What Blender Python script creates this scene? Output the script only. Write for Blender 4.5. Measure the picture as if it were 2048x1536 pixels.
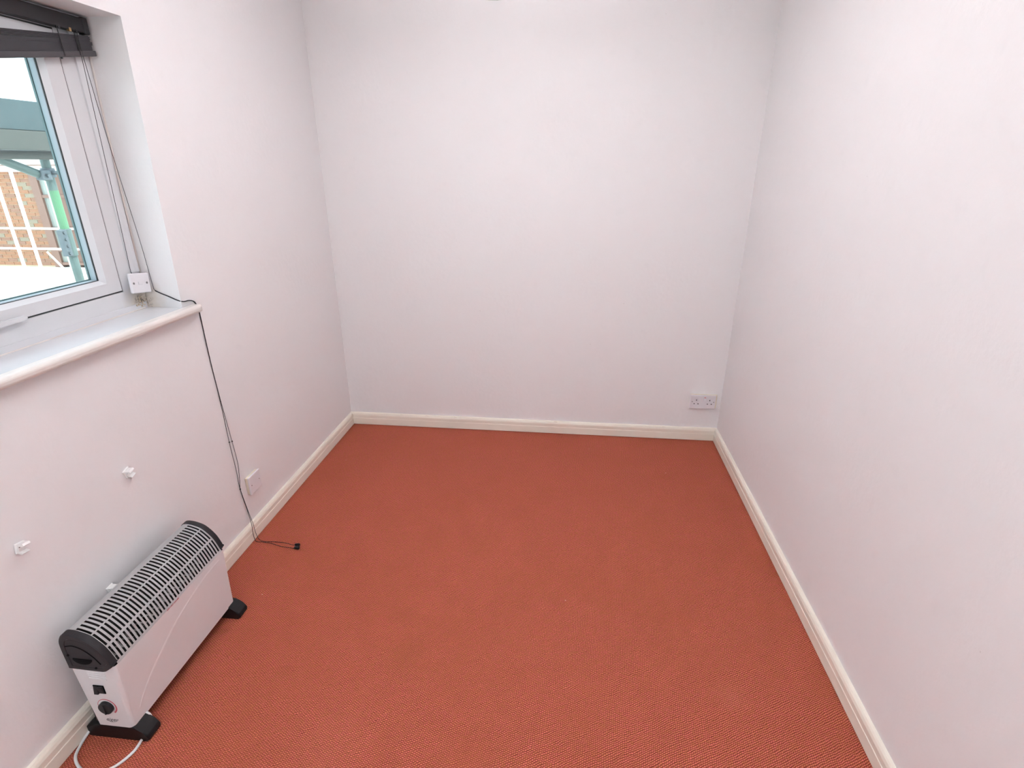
import bpy, bmesh, math, random
from mathutils import Vector, Matrix
random.seed(7)
scene = bpy.context.scene
for o in list(bpy.data.objects):
    bpy.data.objects.remove(o, do_unlink=True)
C = scene.collection

# ------------------------------------------------------------------ camera
W, D, YN, H = 2.26, 3.049, -1.0, 2.42          # room width, back wall, wall behind the camera, ceiling
pitch, yaw, roll = 0.3821, -0.1107, -0.0022
cam = bpy.data.cameras.new('camera'); cam.sensor_fit = 'HORIZONTAL'; cam.sensor_width = 36
cam.lens = 1096.35 / 2048 * 36; cam.clip_start = 0.02; cam.clip_end = 400
camo = bpy.data.objects.new('camera', cam); C.objects.link(camo)
fw = Vector((math.sin(yaw)*math.cos(pitch), math.cos(yaw)*math.cos(pitch), -math.sin(pitch)))
rt0 = Vector((math.cos(yaw), -math.sin(yaw), 0)); up0 = rt0.cross(fw)
rt = rt0*math.cos(roll) + up0*math.sin(roll); up = -rt0*math.sin(roll) + up0*math.cos(roll)
m = Matrix((rt, up, -fw)).transposed().to_4x4(); m.translation = Vector((1.371, 0, 1.5456))
camo.matrix_world = m
scene.camera = camo

# ------------------------------------------------------------------ sky, sun, exposure
world = bpy.data.worlds.new('sky'); scene.world = world; world.use_nodes = True
bg = world.node_tree.nodes['Background']
bg.inputs['Color'].default_value = (0.78, 0.90, 1.0, 1); bg.inputs['Strength'].default_value = 1.7
sun = bpy.data.lights.new('sun', 'SUN'); sun.energy = 4.0; sun.angle = 0.01; sun.color = (1, .96, .9)
suno = bpy.data.objects.new('sun', sun); C.objects.link(suno); suno.location = (2, -4, 9)
suno.rotation_euler = Vector((-0.5, .10, -.86)).to_track_quat('-Z', 'Y').to_euler()
FILL_LIGHT = 69.0  # strength of the added unseen uplighters
scene.view_settings.view_transform = 'Standard'; scene.view_settings.look = 'None'
scene.view_settings.exposure = 1.0; scene.view_settings.gamma = 1.0
scene.view_settings.use_curve_mapping = False

# ------------------------------------------------------------------ materials
def newmat(name):
    mt = bpy.data.materials.new(name); mt.use_nodes = True
    nt = mt.node_tree; b = nt.nodes['Principled BSDF']
    return mt, nt, b
def N(nt, typ, **kw):
    n = nt.nodes.new(typ)
    for k, v in kw.items():
        setattr(n, k, v)
    return n
def math_n(nt, op, a, b=None, c=None):
    n = nt.nodes.new('ShaderNodeMath'); n.operation = op
    for i, v in enumerate((a, b, c)):
        if v is None: continue
        if isinstance(v, (int, float)): n.inputs[i].default_value = v
        else: nt.links.new(v, n.inputs[i])
    return n.outputs[0]
def mixc(nt, fac, a, b, typ='MIX'):
    n = nt.nodes.new('ShaderNodeMix'); n.data_type = 'RGBA'; n.blend_type = typ
    for key, v in ((0, fac), (6, a), (7, b)):
        if isinstance(v, (int, float)): n.inputs[key].default_value = v
        elif isinstance(v, tuple): n.inputs[key].default_value = (*v, 1)
        else: nt.links.new(v, n.inputs[key])
    return n.outputs[2]
def ramp(nt, f, a, b):
    n = nt.nodes.new('ShaderNodeMapRange'); nt.links.new(f, n.inputs[0])
    n.inputs[1].default_value = a; n.inputs[2].default_value = b
    return n.outputs[0]
def plain(name, col, rough=.5, vary=.04, scale=30, bump=0.0, bscale=120, metal=0.0, spec=.5):
    """painted / moulded surface: base colour with slight mottling and fine relief"""
    mt, nt, b = newmat(name)
    tc = N(nt, 'ShaderNodeTexCoord')
    no = N(nt, 'ShaderNodeTexNoise'); no.inputs['Scale'].default_value = scale; no.inputs['Detail'].default_value = 4
    nt.links.new(tc.outputs['Object'], no.inputs['Vector'])
    lo = tuple(c*(1-vary) for c in col); hi = tuple(min(1, c*(1+vary)) for c in col)
    nt.links.new(mixc(nt, no.outputs['Fac'], lo, hi), b.inputs['Base Color'])
    b.inputs['Roughness'].default_value = rough; b.inputs['Metallic'].default_value = metal
    b.inputs['Specular IOR Level'].default_value = spec
    if bump:
        n2 = N(nt, 'ShaderNodeTexNoise'); n2.inputs['Scale'].default_value = bscale; n2.inputs['Detail'].default_value = 3
        nt.links.new(tc.outputs['Object'], n2.inputs['Vector'])
        bu = N(nt, 'ShaderNodeBump'); bu.inputs['Strength'].default_value = bump; bu.inputs['Distance'].default_value = .002
        nt.links.new(n2.outputs['Fac'], bu.inputs['Height']); nt.links.new(bu.outputs[0], b.inputs['Normal'])
    return mt

def wall_paint(name, col, stain=False):
    mt, nt, b = newmat(name)
    tc = N(nt, 'ShaderNodeTexCoord'); P = tc.outputs['Object']
    big = N(nt, 'ShaderNodeTexNoise'); big.inputs['Scale'].default_value = 1.7; big.inputs['Detail'].default_value = 3
    sm = N(nt, 'ShaderNodeTexNoise'); sm.inputs['Scale'].default_value = 14; sm.inputs['Detail'].default_value = 5
    for n in (big, sm): nt.links.new(P, n.inputs['Vector'])
    c = mixc(nt, big.outputs['Fac'], tuple(x*.988 for x in col), col)
    c = mixc(nt, ramp(nt, sm.outputs['Fac'], .62, .85), c, tuple(x*.965 for x in col))
    # tiny knocks and specks in the paint
    v = N(nt, 'ShaderNodeTexVoronoi'); v.inputs['Scale'].default_value = 5.0; nt.links.new(P, v.inputs['Vector'])
    sp = math_n(nt, 'LESS_THAN', v.outputs['Distance'], .013)
    c = mixc(nt, math_n(nt, 'MULTIPLY', sp, .35), c, (.55, .5, .48))
    if stain:
        c = corner_stain(nt, P, c)
    nt.links.new(c, b.inputs['Base Color'])
    b.inputs['Roughness'].default_value = .55; b.inputs['Specular IOR Level'].default_value = .3
    n1 = N(nt, 'ShaderNodeTexNoise'); n1.inputs['Scale'].default_value = 45; n1.inputs['Detail'].default_value = 6
    nt.links.new(P, n1.inputs['Vector'])
    bu = N(nt, 'ShaderNodeBump'); bu.inputs['Strength'].default_value = .25; bu.inputs['Distance'].default_value = .004
    nt.links.new(n1.outputs['Fac'], bu.inputs['Height']); nt.links.new(bu.outputs[0], b.inputs['Normal'])
    return mt
def corner_stain(nt, P, c, off=(0, 0, 0)):
    """damp brown stain and black mould in the lower window corner (a mark on the surface itself)"""
    d = N(nt, 'ShaderNodeVectorMath', operation='DISTANCE'); nt.links.new(P, d.inputs[0])
    d.inputs[1].default_value = tuple(a-b for a, b in zip(STAIN, off))
    no = N(nt, 'ShaderNodeTexNoise'); no.inputs['Scale'].default_value = 40; no.inputs['Detail'].default_value = 5
    nt.links.new(P, no.inputs['Vector'])
    dist = math_n(nt, 'ADD', d.outputs['Value'], math_n(nt, 'MULTIPLY', math_n(nt, 'SUBTRACT', no.outputs['Fac'], .5), .05))
    f1 = math_n(nt, 'SUBTRACT', 1.0, ramp(nt, dist, .015, .085))
    c = mixc(nt, math_n(nt, 'MULTIPLY', f1, .6), c, (.62, .49, .33))
    n2 = N(nt, 'ShaderNodeTexNoise'); n2.inputs['Scale'].default_value = 160; n2.inputs['Detail'].default_value = 3
    nt.links.new(P, n2.inputs['Vector'])
    f2 = math_n(nt, 'MULTIPLY', math_n(nt, 'SUBTRACT', 1.0, ramp(nt, dist, .004, .036)), ramp(nt, n2.outputs['Fac'], .46, .56))
    return mixc(nt, f2, c, (.06, .055, .04))
STAIN = (-.128, 1.742, 1.100)

WALLC = (.885, .866, .872)
M = {}
M['wall'] = wall_paint('white_emulsion', WALLC)
M['wall_stain'] = wall_paint('white_emulsion_window_wall', WALLC, True)
M['ceiling'] = plain('ceiling_white', (.90, .90, .90), .7, .02, 3, .2, 60)
M['skirt'] = plain('cream_gloss', (.90, .84, .735), .32, .04, 6, .12, 30)
M['upvc'] = plain('white_upvc', (.68, .68, .70), .28, .02, 8)
mt, nt, b = newmat('white_upvc_stained')
tc = N(nt, 'ShaderNodeTexCoord'); no = N(nt, 'ShaderNodeTexNoise'); no.inputs['Scale'].default_value = 8
nt.links.new(tc.outputs['Object'], no.inputs['Vector'])
nt.links.new(corner_stain(nt, tc.outputs['Object'], mixc(nt, no.outputs['Fac'], (.665, .665, .685), (.70, .70, .72)), (-.13, 1.1, 1.075)), b.inputs['Base Color'])
b.inputs['Roughness'].default_value = .28
M['upvc_stain'] = mt
M['sill'] = plain('sill_white_laminate', (.69, .69, .715), .25, .03, 9)
M['nose'] = plain('sill_nose_gloss', (.75, .69, .65), .3, .03, 12)
M['gasket'] = plain('black_gasket', (.03, .035, .035), .6)
M['spacer'] = plain('spacer_aluminium', (.36, .42, .47), .45, .05, 40)
M['gasket2'] = plain('teal_grey_seal', (.09, .15, .16), .5)
M['sealant'] = plain('dirty_sealant', (.66, .56, .42), .7, .3, 90, .5, 200)
M['black'] = plain('black_blind', (.016, .0155, .019), .42, .2, 60)
M['blackslat'] = plain('black_slat', (.027, .025, .031), .38, .15, 80)
M['bottomrail'] = plain('dark_rail', (.06, .054, .06), .35, .1, 40)
M['cord'] = plain('black_cord', (.02, .018, .02), .7, .2, 400, .4, 1500)
M['brass'] = plain('worn_brass', (.45, .31, .15), .35, .15, 200, metal=.8)
M['plate'] = plain('white_switch_plastic', (.80, .78, .81), .3, .015, 20)
M['pattress'] = plain('yellowed_plastic', (.80, .72, .58), .35, .05, 25)
M['screw'] = plain('dull_steel', (.28, .27, .27), .4, .15, 300, metal=.9)
M['hole'] = plain('slot_black', (.006, .0055, .006), .9, spec=.1)
M['red'] = plain('red_mark', (.62, .08, .07), .4)
M['heater'] = plain('heater_white_enamel', (.78, .765, .775), .3, .015, 30)
M['heater_end'] = plain('heater_end_enamel', (.79, .755, .765), .35, .015, 30)
M['grille'] = plain('heater_grille_enamel', (.82, .82, .82), .3, .015, 30)
M['sweep'] = plain('heater_sweep_highlight', (.84, .83, .84), .35, .01, 30)  # paler than the body: highlight on the embossed sweep put in as colour
M['cap'] = plain('charcoal_plastic', (.019, .018, .021), .5, .15, 90, .15, 600, spec=.35)
M['foot'] = plain('black_foot_plastic', (.006, .0055, .0065), .5, .2, 90, .15, 500, spec=.3)
M['inner'] = plain('dark_inside', (.03, .028, .028), .6)
M['element'] = plain('element_steel', (.5, .48, .47), .4, .1, 50, metal=.9)
M['print'] = plain('grey_print', (.12, .11, .12), .5)
M['redprint'] = plain('red_print', (.60, .10, .14), .5)
M['cable'] = plain('white_cable', (.82, .82, .82), .4)
M['clip'] = plain('painted_clip', (.90, .89, .88), .45, .04, 120, .4, 300)
M['opal'] = None
# outdoors
M['brick'] = plain('orange_brick', (.38, .19, .115), .9, .25, 6, .4, 60)
M['brick2'] = plain('brown_brick', (.32, .175, .125), .9, .25, 6, .4, 60)
M['brick3'] = plain('grey_brick', (.31, .26, .20), .9, .25, 6, .4, 60)
M['mortar'] = plain('pale_mortar', (.66, .55, .40), .95, .1, 20, .4, 90)
M['fascia'] = plain('white_fascia', (.85, .85, .84), .5)
M['brown'] = plain('brown_joinery', (.26, .15, .12), .5, .1, 12)
M['roof'] = plain('slate_roof', (.16, .17, .18), .8, .15, 10)
M['concrete'] = plain('pale_concrete', (.62, .61, .58), .95, .1, 3, .3, 20)
M['tube'] = plain('galvanised_tube', (.11, .16, .155), .5, .25, 12, .1, 60, metal=.3)
M['tube_green'] = plain('green_banded_tube', (.09, .24, .13), .5, .2, 12)
M['coupler'] = plain('coupler_steel', (.13, .16, .18), .5, .25, 40, .3, 120, metal=.5)
M['board'] = plain('weathered_board', (.055, .085, .095), .85, .2, 5, .3, 40)
M['board2'] = plain('brown_board', (.075, .085, .08), .85, .2, 5, .3, 40)
M['railing'] = plain('white_railing', (.86, .86, .85), .5)
M['outwall'] = plain('outer_render', (.6, .45, .35), .9)

def glass_mat(name, tint, gloss=.06):
    mt = bpy.data.materials.new(name); mt.use_nodes = True; nt = mt.node_tree
    nt.nodes.remove(nt.nodes['Principled BSDF']); out = nt.nodes['Material Output']
    tr = N(nt, 'ShaderNodeBsdfTransparent'); tr.inputs[0].default_value = (*tint, 1)
    gl = N(nt, 'ShaderNodeBsdfGlossy'); gl.inputs['Roughness'].default_value = .02
    lw = N(nt, 'ShaderNodeLayerWeight'); lw.inputs[0].default_value = .5
    frv = math_n(nt, 'MULTIPLY_ADD', math_n(nt, 'POWER', lw.outputs['Facing'], 5.0), .9, .04)
    tc = N(nt, 'ShaderNodeTexCoord'); no = N(nt, 'ShaderNodeTexNoise'); no.inputs['Scale'].default_value = 22; no.inputs['Detail'].default_value = 6
    nt.links.new(tc.outputs['Object'], no.inputs['Vector'])
    df = N(nt, 'ShaderNodeBsdfDiffuse'); df.inputs[0].default_value = (.8, .85, .85, 1)
    mx = N(nt, 'ShaderNodeMixShader'); nt.links.new(frv, mx.inputs[0]); nt.links.new(tr.outputs[0], mx.inputs[1]); nt.links.new(gl.outputs[0], mx.inputs[2])
    m2 = N(nt, 'ShaderNodeMixShader')                                   # dust and water marks on the pane
    nt.links.new(math_n(nt, 'MULTIPLY', ramp(nt, no.outputs['Fac'], .5, .8), gloss), m2.inputs[0])
    nt.links.new(mx.outputs[0], m2.inputs[1]); nt.links.new(df.outputs[0], m2.inputs[2]); nt.links.new(m2.outputs[0], out.inputs[0])
    return mt
M['glass'] = glass_mat('window_glass', (.93, .985, .97), .03)
M['farglass'] = plain('far_pane', (.34, .38, .36), .15, .1, 3)

def carpet_mat():
    """flat-woven loop carpet: rows of small loops stepped from row to row, two yarn colours, shade between the loops painted dark"""
    mt, nt, b = newmat('loop_carpet')
    tc = N(nt, 'ShaderNodeTexCoord'); sx = N(nt, 'ShaderNodeSeparateXYZ')
    wob = N(nt, 'ShaderNodeTexNoise'); wob.inputs['Scale'].default_value = 9; wob.inputs['Detail'].default_value = 2
    nt.links.new(tc.outputs['Object'], wob.inputs['Vector'])
    ad = N(nt, 'ShaderNodeVectorMath', operation='MULTIPLY_ADD'); nt.links.new(wob.outputs['Color'], ad.inputs[0])
    ad.inputs[1].default_value = (.014, .014, 0); nt.links.new(tc.outputs['Object'], ad.inputs[2])
    rotn = N(nt, 'ShaderNodeVectorRotate'); rotn.rotation_type = 'Z_AXIS'; rotn.inputs['Angle'].default_value = -.48
    wb2 = N(nt, 'ShaderNodeTexNoise'); wb2.inputs['Scale'].default_value = 70; wb2.inputs['Detail'].default_value = 3; nt.links.new(tc.outputs['Object'], wb2.inputs['Vector'])
    ad2 = N(nt, 'ShaderNodeVectorMath', operation='MULTIPLY_ADD'); nt.links.new(wb2.outputs['Color'], ad2.inputs[0]); ad2.inputs[1].default_value = (.006, .006, 0); nt.links.new(ad.outputs[0], ad2.inputs[2])
    nt.links.new(ad2.outputs[0], rotn.inputs['Vector']); nt.links.new(rotn.outputs[0], sx.inputs[0])
    v = math_n(nt, 'DIVIDE', sx.outputs['Y'], .0056)
    row = math_n(nt, 'FLOOR', v); fv = math_n(nt, 'SUBTRACT', v, row)
    u = math_n(nt, 'ADD', math_n(nt, 'DIVIDE', sx.outputs['X'], .0068), math_n(nt, 'MULTIPLY', row, .5))
    col = math_n(nt, 'FLOOR', u); fu = math_n(nt, 'SUBTRACT', u, col)
    hu = math_n(nt, 'SINE', math_n(nt, 'MULTIPLY', fu, math.pi)); hv = math_n(nt, 'SINE', math_n(nt, 'MULTIPLY', fv, math.pi))
    h = math_n(nt, 'POWER', math_n(nt, 'MULTIPLY', math_n(nt, 'MULTIPLY_ADD', hu, .7, .3), hv), .8)
    cb = N(nt, 'ShaderNodeCombineXYZ'); nt.links.new(col, cb.inputs[0]); nt.links.new(row, cb.inputs[1])
    wn = N(nt, 'ShaderNodeTexWhiteNoise'); wn.noise_dimensions = '2D'; nt.links.new(cb.outputs[0], wn.inputs['Vector'])
    big = N(nt, 'ShaderNodeTexNoise'); big.inputs['Scale'].default_value = 3.2; big.inputs['Detail'].default_value = 6; big.inputs['Roughness'].default_value = .65
    nt.links.new(tc.outputs['Object'], big.inputs['Vector'])
    hi = mixc(nt, wn.outputs['Value'], CARPET_A, CARPET_B)
    lo = mixc(nt, wn.outputs['Value'], CARPET_C, CARPET_D)
    c = mixc(nt, ramp(nt, h, .15, .95), lo, hi)  # loop shading put into the colour: gaps dark, crowns light
    gr = N(nt, 'ShaderNodeTexNoise'); gr.inputs['Scale'].default_value = 75; gr.inputs['Detail'].default_value = 5; gr.inputs['Roughness'].default_value = .7
    nt.links.new(tc.outputs['Object'], gr.inputs['Vector'])
    c = mixc(nt, math_n(nt, 'MULTIPLY', ramp(nt, gr.outputs['Fac'], .52, .72), .55), c, (.36, .115, .045))
    c = mixc(nt, math_n(nt, 'MULTIPLY', ramp(nt, gr.outputs['Fac'], .46, .28), .45), c, (.56, .12, .10))
    c = mixc(nt, math_n(nt, 'MULTIPLY', ramp(nt, big.outputs['Fac'], .45, .75), .4), c, (.40, .105, .05))
    # a few worn / trodden marks and pale fluff
    for (mx_, my_, r_, f_, cc) in MARKS:
        d = N(nt, 'ShaderNodeVectorMath', operation='DISTANCE'); nt.links.new(ad.outputs[0], d.inputs[0]); d.inputs[1].default_value = (mx_, my_, 0)
        c = mixc(nt, math_n(nt, 'MULTIPLY', math_n(nt, 'SUBTRACT', 1.0, ramp(nt, d.outputs['Value'], 0, r_)), f_), c, cc)
    vo = N(nt, 'ShaderNodeTexVoronoi'); vo.inputs['Scale'].default_value = 6.0; nt.links.new(tc.outputs['Object'], vo.inputs['Vector'])
    c = mixc(nt, math_n(nt, 'MULTIPLY', math_n(nt, 'LESS_THAN', vo.outputs['Distance'], .016), .6), c, (.72, .5, .42))
    nt.links.new(c, b.inputs['Base Color']); b.inputs['Roughness'].default_value = .95; b.inputs['Specular IOR Level'].default_value = .1
    bu = N(nt, 'ShaderNodeBump'); bu.inputs['Strength'].default_value = .6; bu.inputs['Distance'].default_value = .003
    nt.links.new(h, bu.inputs['Height']); nt.links.new(bu.outputs[0], b.inputs['Normal'])
    return mt
CARPET_A, CARPET_B = (.80, .205, .155), (.74, .225, .122)
CARPET_C, CARPET_D = (.15, .018, .012), (.17, .026, .012)  # darks used as shade between the loops
MARKS = [(.86, 1.33, .10, .35, (.33, .10, .04)), (1.15, .98, .12, .2, (.36, .1, .05)), (1.92, 1.30, .07, .12, (.68, .25, .17)), (.75, 1.0, .16, .12, (.6, .2, .13))]
M['carpet'] = carpet_mat()

# ------------------------------------------------------------------ mesh helpers
LOC = {}
def obj(name, bm, mat, parent=None, base=None, smooth=False):
    """link a bmesh (world coordinates) as one mesh object; a part keeps its thing's origin"""
    off = LOC[parent.name] if parent is not None else Vector(base or (0, 0, 0))
    bmesh.ops.translate(bm, verts=bm.verts, vec=-off)
    bmesh.ops.recalc_face_normals(bm, faces=bm.faces)
    me = bpy.data.meshes.new(name); bm.to_mesh(me); bm.free()
    for mtt in (mat if isinstance(mat, (list, tuple)) else [mat]): me.materials.append(mtt)
    if smooth:
        for p in me.polygons: p.use_smooth = True
    o = bpy.data.objects.new(name, me); C.objects.link(o)
    if parent is not None: o.parent = parent
    else: o.location = off
    LOC[o.name] = off
    return o
def thing(name, loc, label=None, cat=None, group=None, kind=None):
    o = bpy.data.objects.new(name, None); C.objects.link(o); o.location = loc; o.empty_display_size = .05
    LOC[o.name] = Vector(loc); tag(o, label, cat, group, kind)
    return o
def tag(o, label=None, cat=None, group=None, kind=None):
    for k, v in (('label', label), ('category', cat), ('group', group), ('kind', kind)):
        if v: o[k] = v
    return o
def box(bm, x0, x1, y0, y1, z0, z1, bev=0, seg=2):
    r = bmesh.ops.create_cube(bm, size=1)
    vs = r['verts']
    for v in vs:
        v.co = Vector((x0 + (v.co.x+.5)*(x1-x0), y0 + (v.co.y+.5)*(y1-y0), z0 + (v.co.z+.5)*(z1-z0)))
    if bev:
        es = list({e for v in vs for e in v.link_edges})
        bmesh.ops.bevel(bm, geom=es, offset=bev, segments=seg, profile=.5, affect='EDGES')
    return bm
def bx(*a, **k): return box(bmesh.new(), *a, **k)
def prism(bm, pts, axis, a, b, cap=True):
    """polygon pts (2-D) extruded along axis from a to b; pts are (x,z) for axis y, (y,z) for x, (x,y) for z"""
    def P(p, t): return {'x': (t, p[0], p[1]), 'y': (p[0], t, p[1]), 'z': (p[0], p[1], t)}[axis]
    A = [bm.verts.new(P(p, a)) for p in pts]; B = [bm.verts.new(P(p, b)) for p in pts]
    n = len(pts)
    for i in range(n): bm.faces.new((A[i], A[(i+1) % n], B[(i+1) % n], B[i]))
    if cap: bm.faces.new(A); bm.faces.new(B)
    return bm
def tube(bm, path, r, seg=8, cap=True):
    path = [Vector(p) for p in path]; rings = []
    t0 = (path[1]-path[0]).normalized(); ref = Vector((0, 0, 1)) if abs(t0.z) < .9 else Vector((1, 0, 0))
    n = t0.cross(ref).normalized()
    for i, p in enumerate(path):
        t = (path[min(i+1, len(path)-1)] - path[max(i-1, 0)]).normalized()
        n = (n - t*n.dot(t)).normalized(); bi = t.cross(n)
        rr = r[i] if isinstance(r, (list, tuple)) else r
        rings.append([bm.verts.new(p + (n*math.cos(2*math.pi*k/seg) + bi*math.sin(2*math.pi*k/seg))*rr) for k in range(seg)])
    for a, b in zip(rings, rings[1:]):
        for k in range(seg): bm.faces.new((a[k], a[(k+1) % seg], b[(k+1) % seg], b[k]))
    if cap: bm.faces.new(rings[0]); bm.faces.new(rings[-1])
    return bm
def smoothpath(pts, n=8):
    """Catmull-Rom through pts"""
    P = [Vector(p) for p in pts]; P = [P[0]*2-P[1]] + P + [P[-1]*2-P[-2]]; out = []
    for i in range(1, len(P)-2):
        for k in range(n):
            t = k/n; a, b, c, d = P[i-1:i+3]
            out.append(.5*((2*b) + (c-a)*t + (2*a-5*b+4*c-d)*t*t + (3*b-a-3*c+d)*t**3))
    out.append(P[-2]); return out
def disc(bm, c, axis, r, h, seg=24, bev=0):
    """short cylinder standing on c along axis"""
    c = Vector(c); ax = Vector(axis).normalized()
    rs = [(r, 0), (r, h)] if not bev else [(r, 0), (r, h-bev), (r-bev*.3, h-bev*.3), (r-bev, h)]
    ref = Vector((0, 0, 1)) if abs(ax.z) < .9 else Vector((1, 0, 0)); n = ax.cross(ref).normalized(); b = ax.cross(n)
    rings = [[bm.verts.new(c + ax*hh + (n*math.cos(2*math.pi*k/seg) + b*math.sin(2*math.pi*k/seg))*rr) for k in range(seg)] for rr, hh in rs]
    for p, q in zip(rings, rings[1:]):
        for k in range(seg): bm.faces.new((p[k], p[(k+1) % seg], q[(k+1) % seg], q[k]))
    bm.faces.new(rings[0]); bm.faces.new(rings[-1])
    return bm
def text_mesh(body, size, origin, xdir, ydir, extrude, shear=0, align='CENTER', spacing=1.0):
    cu = bpy.data.curves.new('lettering', 'FONT'); cu.body = body; cu.size = size; cu.extrude = extrude; cu.shear = shear
    cu.align_x = align; cu.align_y = 'CENTER'; cu.space_character = spacing
    to = bpy.data.objects.new('lettering_source', cu); C.objects.link(to)
    dg = bpy.context.evaluated_depsgraph_get(); me = bpy.data.meshes.new_from_object(to.evaluated_get(dg))
    bpy.data.objects.remove(to, do_unlink=True); bpy.data.curves.remove(cu)
    X = Vector(xdir).normalized(); Y = Vector(ydir).normalized(); Z = X.cross(Y)
    bm = bmesh.new(); bm.from_mesh(me); bpy.data.meshes.remove(me)
    for v in bm.verts: v.co = Vector(origin) + X*v.co.x + Y*v.co.y + Z*v.co.z
    return bm

# ------------------------------------------------------------------ room shell
T = .30
tag(obj('floor', bx(-T, W+T, YN-T, D+T, -.12, 0), M['carpet']), 'terracotta loop carpet with small stepped rows of yarn', kind='structure')
tag(obj('ceiling', bx(-T, W+T, YN-T, D+T, H, H+.2), M['ceiling']), 'plain white ceiling above the picture', kind='structure')
tag(obj('wall_back', bx(0, W, D, D+T, 0, H), M['wall']), 'plain white painted wall facing the camera', kind='structure')
tag(obj('wall_right', bx(W, W+T, YN-T, D+T, 0, H), M['wall']), 'plain white painted wall on the right', kind='structure')
DX0, DX1, DZ = .22, 1.06, 2.03                     # unseen glazed door, added behind the camera to let daylight in
bm = bx(0, DX0, YN-T, YN, 0, H); box(bm, DX1, W, YN-T, YN, 0, H); box(bm, DX0, DX1, YN-T, YN, DZ, H)
tag(obj('wall_front', bm, M['wall']), 'white wall behind the camera', kind='structure')
dr = thing('added_door_1', (DX0, YN-.1, 0), 'added unseen glazed door letting daylight in behind the camera', kind='structure')
bm = bmesh.new(); yd = YN-.12
for a in ((DX0, DX0+.09, 0, DZ), (DX1-.09, DX1, 0, DZ), (DX0+.09, DX1-.09, 0, .20), (DX0+.09, DX1-.09, DZ-.10, DZ)): box(bm, a[0], a[1], yd-.045, yd, a[2], a[3])
obj('added_door_frame', bm, M['upvc'], dr); obj('glass_pane', bx(DX0+.09, DX1-.09, yd-.025, yd-.020, .20, DZ-.10), M['glass'], dr)
# left wall with the window opening (the plastered reveal leans a little)
OY0, OZ0, OZ1 = .40, 1.048, 1.957
def rev_y(z): return 1.764 + (z-1.09)*(1.787-1.764)/(1.957-1.09)
bm = bmesh.new()
def ring(x):
    out = [bm.verts.new((x, y, z)) for y, z in ((YN-T, 0), (D+T, 0), (D+T, H), (YN-T, H))]
    inn = [bm.verts.new((x, y, z)) for y, z in ((OY0, OZ0), (rev_y(OZ0), OZ0), (rev_y(OZ1), OZ1), (OY0, OZ1))]
    return out, inn
o1, i1 = ring(0); o2, i2 = ring(-.195)
def grow(vs):
    for v, (dy, dz) in zip(vs, ((-.03, -.03), (.05, -.03), (.05, .03), (-.03, .03))): v.co.y += dy; v.co.z += dz      # rebated outside
    return vs
grow(i2)
i1b = ring(-.1285)[1]; i1c = grow(ring(-.1285)[1])
for a, b in ((o1, i1), (o2, i2)):
    for k in range(4): bm.faces.new((a[k], a[(k+1) % 4], b[(k+1) % 4], b[k]))
for k in range(4):
    bm.faces.new((o1[k], o1[(k+1) % 4], o2[(k+1) % 4], o2[k]))
    for a, b in ((i1, i1b), (i1b, i1c), (i1c, i2)): bm.faces.new((a[k], a[(k+1) % 4], b[(k+1) % 4], b[k]))
bmesh.ops.delete(bm, geom=[v for v in bm.verts if not v.link_faces], context='VERTS')
tag(obj('wall_left', bm, M['wall_stain']), 'white painted wall with the window opening', kind='structure')

# skirting boards: bullnosed board with a groove line, mitred corners left plain
SH, ST = .082, .017
def skirt_profile(flip=1):
    p = [(0, .004), (ST, .004), (ST, .045), (ST-.0015, .047), (ST-.0015, .050), (ST-.001, .066), (ST-.004, .075), (ST-.0085, .0805), (0, SH)]
    return p
bm = prism(bmesh.new(), skirt_profile(), 'y', YN, D-ST)
tag(obj('baseboard_left', bm, M['skirt']), 'cream skirting board under the window wall', kind='structure')
bm = prism(bmesh.new(), [(W-x, z) for x, z in skirt_profile()], 'y', YN, D-ST)
tag(obj('baseboard_right', bm, M['skirt']), 'cream skirting board along the right wall', kind='structure')
bm = prism(bmesh.new(), [(D-x, z) for x, z in skirt_profile()], 'x', 0, W)
bb = tag(obj('baseboard_back', bm, M['skirt']), 'cream skirting board along the far wall', kind='structure')
for x in (.335, .50, .68, 1.30, 1.95):           # dried paint runs on its top edge
    bm = bmesh.new(); bmesh.ops.create_icosphere(bm, subdivisions=2, radius=1)
    for v in bm.verts: v.co = Vector((x + v.co.x*.012, D-.010 + v.co.y*.004, .080 + v.co.z*.0035))
    obj('paint_drip', bm, M['skirt'], bb, smooth=True)
bm = prism(bmesh.new(), [(YN+x, z) for x, z in skirt_profile()], 'x', DX1, W)
tag(obj('baseboard_front', bm, M['skirt']), 'cream skirting board behind the camera', kind='structure')

# ------------------------------------------------------------------ window
XF = -.13                                         # room-side face of the frame
win = thing('window_1', (XF, 1.1, 1.075), 'white plastic casement window with a double glazed pane', kind='structure')
def frame_ring(y0, y1, z0, z1, w, x0, x1, bev):
    """mitred rectangular frame, chamfered on the room side"""
    bm = bmesh.new()
    def rr(y0, y1, z0, z1, x): return [bm.verts.new((x, y, z)) for y, z in ((y0, z0), (y1, z0), (y1, z1), (y0, z1))]
    wl = w if isinstance(w, (tuple, list)) else (w, w, w, w)      # near y0, far y1, bottom, top
    a, b_, c, d = wl
    R = [rr(y0, y1, z0, z1, x0), rr(y0, y1, z0, z1, x1),
         rr(y0+a-bev, y1-b_+bev, z0+c-bev, z1-d+bev, x1), rr(y0+a, y1-b_, z0+c, z1-d, x1-bev*1.2), rr(y0+a, y1-b_, z0+c, z1-d, x0)]
    for p, q in zip(R, R[1:]+R[:1]):
        for k in range(4): bm.faces.new((p[k], p[(k+1) % 4], q[(k+1) % 4], q[k]))
    return bm
SY, SZ, STP = 1.667, 1.154, 1.905                  # sash edges
FY, FT = 1.815, 1.982
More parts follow.
